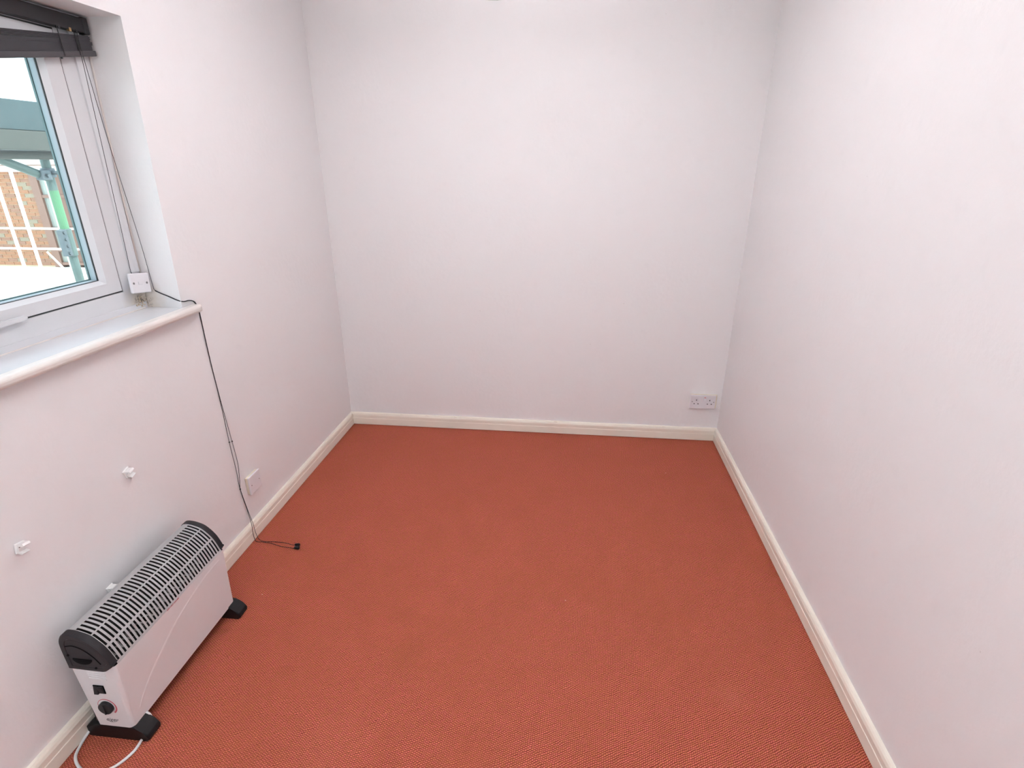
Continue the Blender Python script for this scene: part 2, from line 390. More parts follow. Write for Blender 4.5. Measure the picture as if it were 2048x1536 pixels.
obj('outer_frame', frame_ring(OY0-.02, FY, 1.028, FT, (.12, FY-SY-.004, SZ-1.028-.004, FT-1.907), XF-.06, XF, .003), M['upvc_stain'], win)
sash = obj('sash', frame_ring(.506, SY, SZ, 1.903, (.062, SY-1.602, 1.199-SZ, .05), XF-.043, XF+.002, .012), M['upvc'], win)
obj('sash_gap_line', frame_ring(.501, SY+.0045, SZ-.0045, 1.908, .006, XF-.03, XF-.0006, .0003), M['gasket'], win)  # black ring laid flush as the shaded gap around the sash
obj('gasket', frame_ring(.566, 1.603, 1.198, 1.855, .0025, XF-.0165, XF-.0125, .0008), M['gasket'], sash)
obj('spacer', frame_ring(.5665, 1.6025, 1.1985, 1.8545, .0035, XF-.036, XF-.0166, .0008), M['spacer'], sash)
obj('outer_gasket', frame_ring(.5665, 1.6025, 1.1985, 1.8545, .007, XF-.042, XF-.036, .0008), M['gasket2'], sash)
obj('glass_pane', bx(XF-.031, XF-.027, .567, 1.602, 1.1985, 1.855), M['glass'], sash)
# lever handle along the bottom rail of the sash
bm = box(bmesh.new(), XF+.002, XF+.012, 1.03, 1.10, 1.142, 1.170, .003)
hd = obj('handle', bm, M['upvc'], sash)
bm = bmesh.new()
prism(bm, [(1.05, 1.147), (1.30, 1.149), (1.309, 1.153), (1.311, 1.158), (1.305, 1.163), (1.05, 1.166)], 'x', XF+.010, XF+.020)
bmesh.ops.bevel(bm, geom=[e for e in bm.edges], offset=.002, segments=2, affect='EDGES')
obj('handle_lever', bm, M['upvc'], sash)
# plastic cover strip next to the reveal, stops above the connection box
bm = bmesh.new(); prism(bm, [(XF, 1.721), (XF+.005, 1.722), (XF+.007, 1.735), (XF+.010, 1.742), (XF+.0105, 1.752), (XF, 1.757)], 'z', 1.204, 1.95)
obj('cover_strip', bm, M['upvc'], win)
bm = bx(XF-.001, XF+.0015, .42, 1.76, 1.0745, 1.0965, bev=.0005)
obj('bottom_bead', bm, M['sill'], win)
bm = bmesh.new(); tube(bm, [(XF+.001, .42, 1.0755), (XF+.001, 1.66, 1.0755), (XF+.003, 1.745, 1.0765)], .0028, 8)
obj('sealant', bm, M['nose'], win)
bm = bmesh.new(); tube(bm, [(XF+.002, rev_y(z)-.003, z) for z in (1.19, 1.4, 1.7, 1.945)], .0032, 8)
obj('sealant', bm, M['nose'], win, smooth=True)
# crumbling filler in the corner
bm = bmesh.new()
for k in range(16):
    r = bmesh.ops.create_icosphere(bm, subdivisions=1, radius=1)
    cx, cy, cz = XF+.003, 1.728+random.gauss(.004, .010), 1.096+random.gauss(.004, .012); s = random.uniform(.0015, .0045)
    for v in r['verts']: v.co = Vector((cx + v.co.x*s*.6, cy + v.co.y*s, cz + v.co.z*s*random.uniform(.7, 1.2)))
obj('broken_filler', bm, M['sealant'], win)
# window board with rounded nose and a short horn past the reveal
z1, z0, xn = 1.075, 1.047, .038
pts = [(XF, z0), (XF, z1), (.010, z1)] + [(xn-.014 + .014*math.sin(a), (z0+z1)/2 + .014*math.cos(a)) for a in [math.pi*k/8 for k in range(9)]] + [(.008, z0)]
bm = bmesh.new(); prism(bm, [(-.128 if x < -.1 else x, z) for x, z in pts], 'y', .30, rev_y(1.06)-.001)
obj('window_board', bm, M['sill'], win, smooth=False)
pts = [(.006, z0-.0005), (.006, z1+.0008)] + [(xn-.014 + .0146*math.sin(a), (z0+z1)/2 + .0146*math.cos(a)) for a in [math.pi*k/12 for k in range(13)]]
bm = bmesh.new()
secs = [(.29, 0), (1.806, 0), (1.818, .003), (1.825, .008), (1.829, .014)]
rows = []
for y, ins in secs:
    cz = (z0+z1)/2
    rows.append([bm.verts.new((min(x, xn-ins) if x > .01 else x, y, cz + (z-cz)*(1-ins*22 if ins else 1))) for x, z in pts])
for a, b_ in zip(rows, rows[1:]):
    for k in range(len(pts)): bm.faces.new((a[k], a[(k+1) % len(pts)], b_[(k+1) % len(pts)], b_[k]))
bm.faces.new(rows[0]); bm.faces.new(rows[-1])
obj('board_nose', bm, M['nose'], win, smooth=False)

# ------------------------------------------------------------------ blind with pull cords
bl = thing('venetian_blind', (-.115, 1.1, 1.955), 'black venetian blind pulled up crookedly at the window top', 'blind')
def tilt(z, y, y1=1.770, k=.168): return z - (y1-y)*k
BY0 = .44
def sloped(y0, y1, x0, x1, zt, zb, bev=0, k=.168):
    bm = bx(x0, x1, y0, y1, zb, zt, bev=bev)
    for v in bm.verts: v.co.z = tilt(v.co.z, v.co.y, 1.770, k)
    return bm
hr = obj('headrail', bx(-.128, -.103, BY0, 1.755, 1.909, 1.948, bev=.002), M['black'], bl)
obj('rail_end_cap', bx(-.1285, -.1005, 1.7545, 1.774, 1.907, 1.951, bev=.003), M['black'], bl)
for yy in (1.700, 1.662, 1.722): obj('cord_lock', bx(-.112, -.1022, yy, yy+.008, 1.9045, 1.914, bev=.001), M['brass'] if yy == 1.700 else M['black'], hr)
# the stack hangs from the tight right-hand ladder, the left side has slipped down (limited to the window)
zt = 1.9045
for i in range(17):
    y1 = 1.766 + (.006 if 6 < i < 10 else 0) + random.uniform(-.003, .003)
    t = zt - i*.00226
    bm = bx(-.1275+random.uniform(-.001, .001), -.1015+random.uniform(-.0015, .0015), .46, y1, t-(.0021 if i < 5 else .0040), t)
    for v in bm.verts: v.co.z = tilt(v.co.z, v.co.y, 1.770, .120 + .0030*i)
    obj('slat', bm, M['blackslat'], bl)
bm = sloped(.46, 1.776, -.129, -.0985, zt-.0385, zt-.0535, .002, .168); obj('bottom_rail', bm, M['bottomrail'], bl)
for yy in (1.712, 1.655, 1.10):
    bm = bmesh.new(); tube(bm, [(-.1005, yy, 1.910), (-.0995, yy, tilt(1.895, yy, k=.135)), (-.0985, yy, tilt(zt-.030, yy, k=.165)), (-.0975, yy, tilt(zt-.050, yy))], .0012, 6); obj('ladder_cord', bm, M['cord'], bl)
bm = bmesh.new(); tube(bm, [(-.102, 1.645, 1.842), (-.102, 1.646, 1.826)], [.004, .0028], 8); obj('cord_button', bm, M['black'], bl)
# pull cords: down from the head, behind the box / along the reveal, over the board, down the wall to the carpet
c1 = smoothpath([(-.100, 1.716, 1.905), (-.099, 1.715, 1.84), (-.1075, 1.716, 1.60), (-.118, 1.717, 1.32), (-.1235, 1.7185, 1.212), (-.1235, 1.722, 1.204)], 6)
bm = bmesh.new(); tube(bm, c1, .0008, 6); obj('lift_cord', bm, M['cord'], bl, smooth=True)
def cordpath(d):
    return [(-.100, 1.722, 1.905), (-.099, 1.722, 1.84), (-.100, 1.738, 1.60), (-.0945, 1.757, 1.32), (-.0925, 1.761, 1.20), (-.091, 1.762, 1.150), (-.088, 1.762, 1.136),
            (-.070, 1.762, 1.126), (-.045, 1.7625, 1.116), (-.011, 1.763, 1.101), (.0035, 1.772, 1.095), (.0035, 1.800, 1.092), (.0035, 1.822, 1.084), (.0035, 1.834, 1.066)]
tail_a = [(.004, 1.839, 1.043), (.004, 1.841, .851), (.004, 1.848, .681), (.005, 1.847, .495), (.005, 1.852, .371), (.005, 1.851, .266), (.006, 1.866, .150), (.019, 1.856, .083),
          (.021, 1.850, .045), (.030, 1.846, .006), (.060, 1.847, .003), (.100, 1.843, .003), (.152, 1.828, .003), (.222, 1.819, .004)]
tail_b = [(.004, 1.842, 1.043), (.004, 1.843, .851), (.004, 1.851, .681), (.004, 1.866, .489), (.004, 1.872, .385), (.004, 1.862, .31), (.005, 1.853, .263), (.006, 1.869, .150), (.019, 1.866, .085),
          (.022, 1.866, .04), (.034, 1.862, .006), (.062, 1.851, .003), (.098, 1.853, .003), (.150, 1.853, .003), (.214, 1.838, .004)]
cpa = smoothpath(cordpath(0) + tail_a, 7)
bm = bmesh.new(); tube(bm, cpa, [.0008 if i < 43 else (.0019 if i < 95 else .0011) for i in range(len(cpa))], 6); obj('pull_cord', bm, M['cord'], bl, smooth=True)
bm = bmesh.new(); tube(bm, smoothpath([(p[0]+.0025, p[1]+.0004, p[2]) for p in cordpath(0)[-6:]] + tail_b, 7), .0011, 6); obj('pull_cord', bm, M['cord'], bl, smooth=True)
def tassel(x, y, ang, nm='tassel'):
    bm = bmesh.new(); d = Vector((math.cos(ang), math.sin(ang), 0)); p = Vector((x, y, .0085))
    tube(bm, [p, p+d*.003, p+d*.010, p+d*.020, p+d*.0225], [.003, .0055, .0072, .0085, .006], 10)
    obj(nm, bm, M['foot'], bl, smooth=True)
tassel(.213, 1.839, -.1); tassel(.220, 1.819, .15)
for (x, y, z) in ((.0055, 1.847, .494), (.0045, 1.866, .488), (.0055, 1.851, .268)):   # knots
    bm = bmesh.new(); bmesh.ops.create_icosphere(bm, subdivisions=2, radius=.0032, matrix=Matrix.Translation((x, y, z))); obj('cord_knot', bm, M['cord'], bl, smooth=True)

# ------------------------------------------------------------------ electrical plates
def screw(p, ax, r, parent):
    bm = bmesh.new(); disc(bm, p, ax, r, .0012, 12); obj('screw', bm, M['screw'], parent)
# connection box in the window corner
jb = thing('connection_box', (XF, 1.729, 1.165), 'square white connection plate in the lower window corner above the mould', 'socket plate')
def crook(bm, a=-.14, c=(1.716, 1.170)):
    for v in bm.verts:
        y, z = v.co.y-c[0], v.co.z-c[1]; v.co.y, v.co.z = c[0]+y*math.cos(a)-z*math.sin(a)*.35, c[1]+y*math.sin(a)+z*math.cos(a)
    return bm
obj('back_box', crook(bx(XF, XF+.027, 1.712, 1.752, 1.142, 1.196, bev=.002)), M['plate'], jb)
obj('face_plate', crook(bx(XF+.026, XF+.036, 1.673, 1.7575, 1.136, 1.2035, bev=.003)), M['plate'], jb)
for yy in (1.684, 1.742):
    bm = bmesh.new(); disc(bm, (XF+.0358, yy, 1.170), (1, 0, 0), .0038, .0012, 12); obj('screw', crook(bm), M['screw'], jb)
obj('centre_insert', crook(bx(XF+.0355, XF+.0375, 1.704, 1.721, 1.165, 1.175, bev=.0008)), M['plate'], jb)
# blanking plate low on the window wall
bp = thing('blanking_plate', (0, 1.939, .25), 'blank white wall plate with two screws above the left skirting', 'socket plate')
bm = bx(0, .013, 1.898, 1.980, .210, .290, bev=.002); obj('back_box', bm, M['pattress'], bp)
bm = bx(.0125, .020, 1.896, 1.983, .208, .293, bev=.0025); obj('face_plate', bm, M['plate'], bp)
screw((.0197, 1.910, .250), (1, 0, 0), .0026, bp); screw((.0197, 1.969, .250), (1, 0, 0), .0026, bp)
# double socket on the far wall
ds = thing('double_socket', (2.152, D, .255), 'white double wall socket in the far right corner', 'socket')
bm = bx(2.083, 2.231, D-.016, D, .214, .297, bev=.002); obj('back_box', bm, M['pattress'], ds)
bm = bx(2.078, 2.224, D-.024, D-.0155, .212, .298, bev=.003); obj('face_plate', bm, M['plate'], ds)
yf = D-.024
for cx in (2.115, 2.190):
    for (dx, z, w, h) in ((0, .267, .0042, .0085), (-.011, .244, .0068, .0042), (.011, .244, .0068, .0042)):
        bm = bx(cx+dx-w/2, cx+dx+w/2, yf-.0006, yf+.004, z-h/2, z+h/2); obj('pin_hole', bm, M['hole'], ds)
for i, cx in enumerate((2.145, 2.161)):
    bm = bx(cx-.0062, cx+.0062, yf-.003, yf+.003, .266, .288, bev=.0012)
    if i == 0:
        for v in bm.verts:
            if v.co.y < yf-.001: v.co.y += (.277-v.co.z)*.12
    else:
        for v in bm.verts:
            if v.co.y < yf-.001: v.co.y -= (.277-v.co.z)*.12
    rk = obj('rocker_switch', bm, M['plate'], ds)
    if i == 1:
        bm = bx(cx-.0045, cx+.0045, yf-.0042, yf-.001, .2835, .2865); obj('red_flag', bm, M['red'], rk)
for cx in (2.092, 2.213):
    bm = bmesh.new(); disc(bm, (cx, yf+.0006, .257), (0, -1, 0), .0028, .0012, 12); obj('screw', bm, M['screw'], ds)

# ------------------------------------------------------------------ wall clips left from old pipework
def wall_clip(y, z, label, rz):
    t = thing('wall_clip', (0, y, z), label, 'clip', 'broken pipe clips on the window wall')
    ca, sa = math.cos(rz), math.sin(rz)
    def rot(bm):
        for v in bm.verts:
            yy, zz = v.co.y - y, v.co.z - z
            v.co.y, v.co.z = y + yy*ca - zz*sa, z + yy*sa + zz*ca
        return bm
    obj('clip_base', rot(bx(0, .006, y-.013, y+.013, z-.014, z+.014, bev=.002)), M['clip'], t)
    bm = bmesh.new()
    prism(bm, [(.005, z+.012), (.022, z+.015), (.026, z+.010), (.023, z+.007), (.010, z+.006), (.010, z-.008), (.020, z-.012), (.017, z-.015), (.005, z-.013)], 'y', y-.010, y+.009)
    obj('clip_jaw', rot(bm), M['clip'], t)
    bm = bx(.0095, .0115, y-.009, y+.009, z+.0035, z+.0055); obj('clip_slot', rot(bm), M['hole'], t)
wall_clip(1.354, .648, 'small broken white pipe clip highest on the wall below the window sill', .35)
wall_clip(.993, .645, 'small broken white pipe clip on the wall at the left picture edge', -.15)
wall_clip(1.180, .340, 'small broken white pipe clip on the wall just behind the heater', .1)

# ------------------------------------------------------------------ convector heater
ht = thing('convector_heater', (.12, 1.212, 0), 'white portable convector heater with charcoal ends and slotted grille top on the carpet', 'heater')
Y0, Y1 = .962, 1.462
def xb(z): return .067 + (z-.047)*(.0475-.067)/(.30-.047)
def xf(z): return .1735 + (z-.047)*(.1825-.1735)/(.30-.047)
def rounded(x0, x1, y0, y1, r, z, bm, rb=.004):
    P = []
    for (cx, cy, a0, rr) in ((x1-r, y0+r, -90, r), (x1-r, y1-r, 0, r), (x0+rb, y1-rb, 90, rb), (x0+rb, y0+rb, 180, rb)):
        for k in range(6):
            a = math.radians(a0 + 90*k/5); P.append(bm.verts.new((cx+rr*math.cos(a), cy+rr*math.sin(a), z)))
    return P
bm = bmesh.new(); rr_ = [rounded(xb(z), xf(z), Y0, Y1, .012, z, bm) for z in (.047, .10, .16, .22, .26, .2845)]
ri_ = [rounded(xb(z)+.002, xf(z)-.002, Y0+.002, Y1-.002, .010, z, bm) for z in (.2845, .047)]
rr_ += ri_
for q_, (a, b_) in enumerate(zip(rr_, rr_[1:]+rr_[:1])):
    n = len(a)
    for k in range(n): bm.faces.new((a[k], a[(k+1) % n], b_[(k+1) % n], b_[k])).material_index = 1 if q_ == 6 else 0
body = obj('body', bm, [M['heater'], M['inner']], ht)
for p in body.data.polygons: p.use_smooth = False
obj('bottom_tray', bx(.072, .168, Y0+.01, Y1-.01, .050, .054), M['inner'], ht)
obj('inner_baffle', bx(.058, .062, Y0+.004, Y1-.004, .06, .372), M['inner'], ht)
obj('inner_baffle', bx(.160, .163, Y0+.004, Y1-.004, .06, .29), M['inner'], ht)
for zz in (.245, .27):
    bm = bmesh.new(); path = []
    for k in range(60):
        path.append((.105 + .018*math.sin(k*math.pi/2), Y0+.03 + (Y1-Y0-.06)*k/59, zz - .02 + .006*math.cos(k*math.pi/2)))
    tube(bm, path, .003, 6); obj('heating_element', bm, M['element'], ht)
# curved top sheet (profile x,z) with three rows of slots
prof = smoothpath([(.0495, .283, 0), (.0475, .345, 0), (.0510, .372, 0), (.0640, .3895, 0), (.086, .3905, 0), (.106, .3855, 0), (.127, .3765, 0), (.146, .358, 0), (.161, .338, 0), (.171, .316, 0), (.1775, .298, 0), (.1818, .2848, 0)], 6)
prof = [(p.x, p.y) for p in prof]
L = [0]
for a, b_ in zip(prof, prof[1:]): L.append(L[-1] + math.hypot(b_[0]-a[0], b_[1]-a[1]))
def at(s):
    s = max(0, min(L[-1], s))
    for i in range(len(L)-1):
        if L[i+1] >= s:
            t = (s-L[i])/(L[i+1]-L[i]); return (prof[i][0]+(prof[i+1][0]-prof[i][0])*t, prof[i][1]+(prof[i+1][1]-prof[i][1])*t)
def nearest_s(x, z): return min((math.hypot(at(L[-1]*k/400)[0]-x, at(L[-1]*k/400)[1]-z), L[-1]*k/400) for k in range(401))[1]
rows3 = [(nearest_s(.085, .390), nearest_s(.125, .3775)), (nearest_s(.129, .375), nearest_s(.158, .342)), (nearest_s(.1615, .336), nearest_s(.1790, .2925))]
GY0, GY1 = Y0+.014, Y1-.014
NS = 36; pitch_s = .01292; ys0 = .9845; sw = .0061      # slots: centre of the first, width
bm = bmesh.new()
scuts = sorted({0, L[-1], *[k*L[-1]/26 for k in range(27)], *[v for r in rows3 for v in r]})
sc = [scuts[0]]
for s in scuts[1:]:
    if s - sc[-1] > .0008: sc.append(s)
    elif any(abs(s-v) < 1e-9 for r in rows3 for v in r): sc[-1] = s
ycuts = [GY0]
for k in range(NS): ycuts += [ys0+k*pitch_s-sw/2, ys0+k*pitch_s+sw/2]
ycuts.append(GY1)
grid = {}
def gv(i, j):
    if (i, j) not in grid:
        x, z = at(sc[i]); grid[(i, j)] = bm.verts.new((x, ycuts[j], z))
    return grid[(i, j)]
for i in range(len(sc)-1):
    smid = (sc[i]+sc[i+1])/2; inrow = any(a < smid < b_ for a, b_ in rows3)
    for j in range(len(ycuts)-1):
        if inrow and j % 2 == 1: continue
        bm.faces.new((gv(i, j), gv(i, j+1), gv(i+1, j+1), gv(i+1, j)))
bmesh.ops.solidify(bm, geom=bm.faces[:], thickness=.0016)
obj('grille', bm, M['grille'], ht)
# end caps with pocket handles
def cap_outline(grow):
    pts = [at(L[-1]*k/40) for k in range(0, 41)]
    pts = [p for p in pts if p[1] > .298 or p[0] < .1]
    out = []
    cx, cz = .115, .32
    for p in pts:
        d = math.hypot(p[0]-cx, p[1]-cz); out.append((p[0]+(p[0]-cx)/d*grow, p[1]+(p[1]-cz)/d*grow))
    return [(xb(.272)-grow, .272)] + out + [(.1835, .297), (.176, .286), (.158, .272), (.150, .270), (.10, .2705)]
for side in (0, 1):
    ya, yb = ((Y0-.004, Y0+.016) if side == 0 else (Y1-.016, Y1+.004)); yo = ya if side == 0 else yb; s_ = -1 if side == 0 else 1
    bm = bmesh.new(); ol = cap_outline(.0022)
    yi = yb if side == 0 else ya
    cen = (.113, .325)
    def ringc(f, y): return [bm.verts.new((cen[0]+(p[0]-cen[0])*f, y, cen[1]+(p[1]-cen[1])*f)) for p in ol]
    Rr = [ringc(1, yi), ringc(1, yo - s_*.003), ringc(.975, yo), ringc(.80, yo), ringc(.77, yo - s_*.0018), ringc(.74, yo - s_*.0012)]
    n = len(ol)
    for a, b_ in zip(Rr, Rr[1:]):
        for k in range(n): bm.faces.new((a[k], a[(k+1) % n], b_[(k+1) % n], b_[k]))
    bm.faces.new(Rr[0]); bm.faces.new(Rr[-1])
    cap = obj('end_cap', bm, M['cap'], ht)
    # pocket handle: straight top edge, round bottom; flat black plate as the shade inside
    pk = [(.072, .3115), (.128, .3115)] + [(.100 + .028*math.cos(a), .3115 - .018*math.sin(a)) for a in [math.pi*k/12 for k in range(1, 12)]]
    bm = bmesh.new(); prism(bm, pk, 'y', yo - s_*.001, yo + s_*.0012); obj('handle_pocket_shade', bm, M['hole'], cap)
    for (x, z) in ((.061, .321), (.132, .283)):
        bm = bmesh.new(); disc(bm, (x, yo - s_*.001, z), (0, s_, 0), .0032, .0022, 12); obj('screw', bm, M['hole'], cap)
    # curved groove over the pocket
    gp = smoothpath([(.062, .352, 0), (.085, .356, 0), (.112, .345, 0), (.135, .322, 0), (.150, .298, 0)], 6)
    bm = bmesh.new(); tube(bm, [(p.x, yo - s_*.0008, p.y) for p in gp], .0016, 6); obj('groove', bm, M['hole'], cap)
# end panel controls (near end)
ye = Y0
for k in range(4):
    z = .261 - k*.0078; bm = bmesh.new(); tube(bm, [(.092+.001*k, ye-.0002, z+.0008), (.120, ye-.0002, z), (.147, ye-.0002, z-.0008)], .0019, 8); obj('louvre', bm, M['heater'], ht)
swp = obj('switch_surround', bx(.0965, .1285, ye-.002, ye+.002, .182, .212, bev=.0008), M['hole'], ht)
for x in (.0985, .1132):
    bm = bx(x, x+.0133, ye-.006, ye+.001, .184, .210, bev=.0012)
    for v in bm.verts:
        if v.co.y < ye-.003: v.co.y += (v.co.z-.197)*(.18 if x < .105 else -.18)
    obj('rocker_switch', bm, M['cap'], ht)
bm = bmesh.new(); disc(bm, (.1155, ye, .130), (0, -1, 0), .0205, .010, 32, bev=.002); kn = obj('thermostat_knob', bm, M['cap'], ht)
bm = box(bmesh.new(), .1135, .1175, ye-.013, ye-.009, .112, .148, .001); obj('knob_grip', bm, M['cap'], kn)
bm = bmesh.new(); aa = [math.radians(-52 + (232)*k/40) for k in range(41)]
inner_, outer_ = [], []
for k, a in enumerate(aa):
    wd = .0012 + .0034*(1-k/40)**1.5; r0 = .0275
    outer_.append((.1155 + (r0+wd/2)*math.cos(a), .130 + (r0+wd/2)*math.sin(a))); inner_.append((.1155 + (r0-wd/2)*math.cos(a), .130 + (r0-wd/2)*math.sin(a)))
A_ = [[bm.verts.new((p[0], y, p[1])) for p in ln] for y in (ye-.0006, ye+.0004) for ln in (outer_, inner_)]
for k in range(40):
    for a, b_ in ((0, 1), (2, 3), (0, 2), (1, 3)): bm.faces.new((A_[a][k], A_[a][k+1], A_[b_][k+1], A_[b_][k]))
obj('dial_arc', bm, M['redprint'], ht)
bm = text_mesh('eiger', .0185, (.1135, ye-.0002, .077), (1, 0, 0), (0, 0, 1), .0003, .35, spacing=1.0)
lg = obj('brand_mark', bm, M['print'], ht)
sp_ = smoothpath([(.098, ye-.0003, .0735), (.108, ye-.0003, .0685), (.120, ye-.0003, .0685), (.130, ye-.0003, .0735), (.134, ye-.0003, .079)], 5)
bm = bmesh.new(); tube(bm, sp_, .0005, 5); obj('brand_swoosh', bm, M['print'], lg)
for (x, z, t) in ((.0865, .203, 'I'), (.0865, .192, 'O')):
    obj('switch_marking', text_mesh(t, .007, (x, ye-.0002, z), (1, 0, 0), (0, 0, 1), .0003), M['clip'], ht)
# front panel: warning line and embossed sweep
zt_ = .2775; xt = xf(zt_)
bm = text_mesh('DO NOT COVER', .0068, (xf(.284)+.0003, 1.196, .284), (0, 1, 0), (-.05, 0, 1), .0003, spacing=1.05)
obj('warning_text', bm, M['redprint'], ht)
em = smoothpath([(0, 1.425, .262), (0, 1.405, .262), (0, 1.334, .256), (0, 1.262, .239), (0, 1.194, .218), (0, 1.141, .193), (0, 1.084, .162), (0, 1.057, .144), (0, 1.031, .124), (0, 1.012, .106), (0, .998, .088)], 5)
bm = bmesh.new(); rowsE = []
for i, p in enumerate(em):
    t = (em[min(i+1, len(em)-1)]-em[max(i-1, 0)]).normalized(); nn = Vector((0, -t.z, t.y))
    if nn.z < 0: nn = -nn
    f = i/(len(em)-1); hw = .0068*(math.sin(math.pi*min(1, max(0, .06+.9*f))))**.6
    rowsE.append([bm.verts.new((xf(p.z + nn.z*o*hw) + hgt, p.y + nn.y*o*hw, p.z + nn.z*o*hw)) for o, hgt in ((-1, -.0004), (-.3, .0005), (.35, .0010), (1, -.0004))])
for a, b_ in zip(rowsE, rowsE[1:]):
    for k in range(3): bm.faces.new((a[k], a[k+1], b_[k+1], b_[k]))
obj('embossed_sweep', bm, M['sweep'], ht, smooth=True)
# feet
for yc in (.986, 1.447):
    bm = bmesh.new()
    pf = [(.020, 0), (.204, 0), (.211, .006), (.2125, .016), (.208, .024), (.197, .034), (.186, .042), (.176, .050), (.172, .052), (.068, .052), (.060, .048), (.030, .040), (.020, .034)]
    prism(bm, pf, 'y', yc-.025, yc+.025)
    es = [e for e in bm.edges if abs(e.verts[0].co.y-e.verts[1].co.y) < 1e-6 and (e.verts[0].co.z > .001 or e.verts[1].co.z > .001)]
    bmesh.ops.bevel(bm, geom=es, offset=.004, segments=2, profile=.5, affect='EDGES')
    # hollow arch under the foot
    obj('foot', bm, M['foot'], ht)
# mains lead: leaves under the near end, lies in a loop on the carpet and runs back behind the heater
cp = smoothpath([(.172, 1.012, .050), (.181, 1.0125, .040), (.186, 1.010, .018), (.186, 1.004, .0045), (.186, .968, .0045), (.188, .925, .0045), (.164, .879, .0045), (.118, .858, .0045), (.075, .869, .0045), (.038, .895, .0045),
                 (.0235, .930, .006), (.0222, .965, .014), (.0222, 1.01, .022), (.024, 1.08, .03), (.030, 1.2, .0045), (.030, 1.45, .0045)], 7)
bm = bmesh.new(); tube(bm, cp, .0040, 10); obj('mains_lead', bm, M['cable'], ht, smooth=True)

# ------------------------------------------------------------------ added uplighters (unseen, put in to light the room evenly)
mt, nt, b = newmat('added_fill_emitter'); b.inputs['Emission Color'].default_value = (1, .97, 1.0, 1); b.inputs['Emission Strength'].default_value = FILL_LIGHT
no = N(nt, 'ShaderNodeTexNoise'); no.inputs['Scale'].default_value = 6
nt.links.new(mixc(nt, no.outputs['Fac'], (.88, .88, .86), (.92, .92, .9)), b.inputs['Base Color'])
for LX, LY, lbl in ((1.13, 1.75, 'added unseen uplighter bowl filling in light over the middle of the room'), (1.13, -.35, 'added unseen uplighter bowl filling in light behind the camera')):
    LZ = 2.05
    lp = thing('added_uplighter', (LX, LY, H), lbl, 'lamp', 'added uplighter bowls')
    bm = bmesh.new(); disc(bm, (LX, LY, H), (0, 0, -1), .05, .025, 24, bev=.004); obj('ceiling_rose', bm, M['upvc'], lp)
    for k in range(3):
        a = 2*math.pi*k/3; bm = bmesh.new(); tube(bm, [(LX+.03*math.cos(a), LY+.03*math.sin(a), H-.02), (LX+.158*math.cos(a), LY+.158*math.sin(a), LZ)], .002, 6); obj('suspension_wire', bm, M['screw'], lp)
    bm = bmesh.new(); rg = []
    for (r, z) in ((.002, LZ-.085), (.06, LZ-.08), (.11, LZ-.06), (.145, LZ-.03), (.16, LZ), (.157, LZ), (.142, LZ-.027), (.10, LZ-.045)):
        rg.append([bm.verts.new((LX+r*math.cos(2*math.pi*j/32), LY+r*math.sin(2*math.pi*j/32), z)) for j in range(32)])
    for a, b_ in zip(rg, rg[1:]):
        for j in range(32): bm.faces.new((a[j], a[(j+1) % 32], b_[(j+1) % 32], b_[j]))
    bm.faces.new(rg[0])
    obj('fill_light_bowl', bm, M['upvc'], lp, smooth=True)
    bm = bmesh.new(); disc(bm, (LX, LY, LZ-.03), (0, 0, 1), .139, .006, 32, bev=.002); obj('fill_light_disc', bm, mt, lp)

# ------------------------------------------------------------------ outdoors
GZ = -.545
tag(obj('ground', bx(-30, 12, -20, 24, GZ-.2, GZ), M['concrete']), 'pale sunlit paving outside the window', kind='structure')
sc_ = thing('scaffold', (-1.77, 3.217, GZ), 'steel tube scaffold with grey toe boards outside the window', 'scaffold')
PX, PY = -1.796, 3.213
def straight(a, b_, r, seg=16): return tube(bmesh.new(), [a, b_], r, seg)
pole = obj('standard', straight((PX, PY, GZ), (PX, PY, 1.70), .0242), M['tube'], sc_)
obj('paint_band', straight((PX, PY, 1.175), (PX, PY, 1.40), .0246), M['tube_green'], pole)
obj('standard', straight((PX, .9, GZ), (PX, .9, 1.70), .0242), M['tube'], sc_)
obj('ledger', straight((PX+.05, -1.2, 1.598), (PX+.05, 6.2, 1.598), .0242), M['board2'], sc_)
obj('toe_board', bx(PX+.085, PX+.123, -1.2, 6.2, 1.622, 1.722, bev=.003), M['board2'], sc_)
obj('toe_board', bx(PX+.080, PX+.118, -1.2, 6.2, 1.724, 1.875, bev=.003), M['board'], sc_)
# diagonal brace meeting the standard
pb = Vector((PX+.01, PY-.035, 1.478)); pa = Vector((PX-.01, PY-.335, 1.60))
d_ = (pa-pb); obj('brace', straight(pb-d_*.05, pa+d_*2.2, .0242), M['tube'], sc_)
for z in (1.505,):
    bm = bmesh.new(); disc(bm, (PX, PY, z-.03), (0, 0, 1), .036, .052, 16, bev=.004); cpl = obj('coupler', bm, M['coupler'], sc_)
    obj('coupler_flap', bx(PX-.008, PX+.042, PY-.085, PY-.02, z-.045, z+.012, bev=.006), M['coupler'], cpl)
    bm = bmesh.new(); disc(bm, (PX+.035, PY-.005, z-.004), (1, .2, 0), .013, .03, 6); obj('coupler_nut', bm, M['coupler'], cpl)
    bm = bmesh.new(); disc(bm, (PX+.03, PY-.05, z-.02), (1, -.2, 0), .011, .03, 6); obj('coupler_nut', bm, M['coupler'], cpl)
bm = bmesh.new(); disc(bm, (PX, PY, 1.01), (0, 0, 1), .031, .165, 16, bev=.004); slv = obj('sleeve_coupler', bm, M['tube'], sc_)
obj('sleeve_hinge', bx(PX-.006, PX+.03, PY-.062, PY-.022, 1.012, 1.172, bev=.004), M['coupler'], slv)
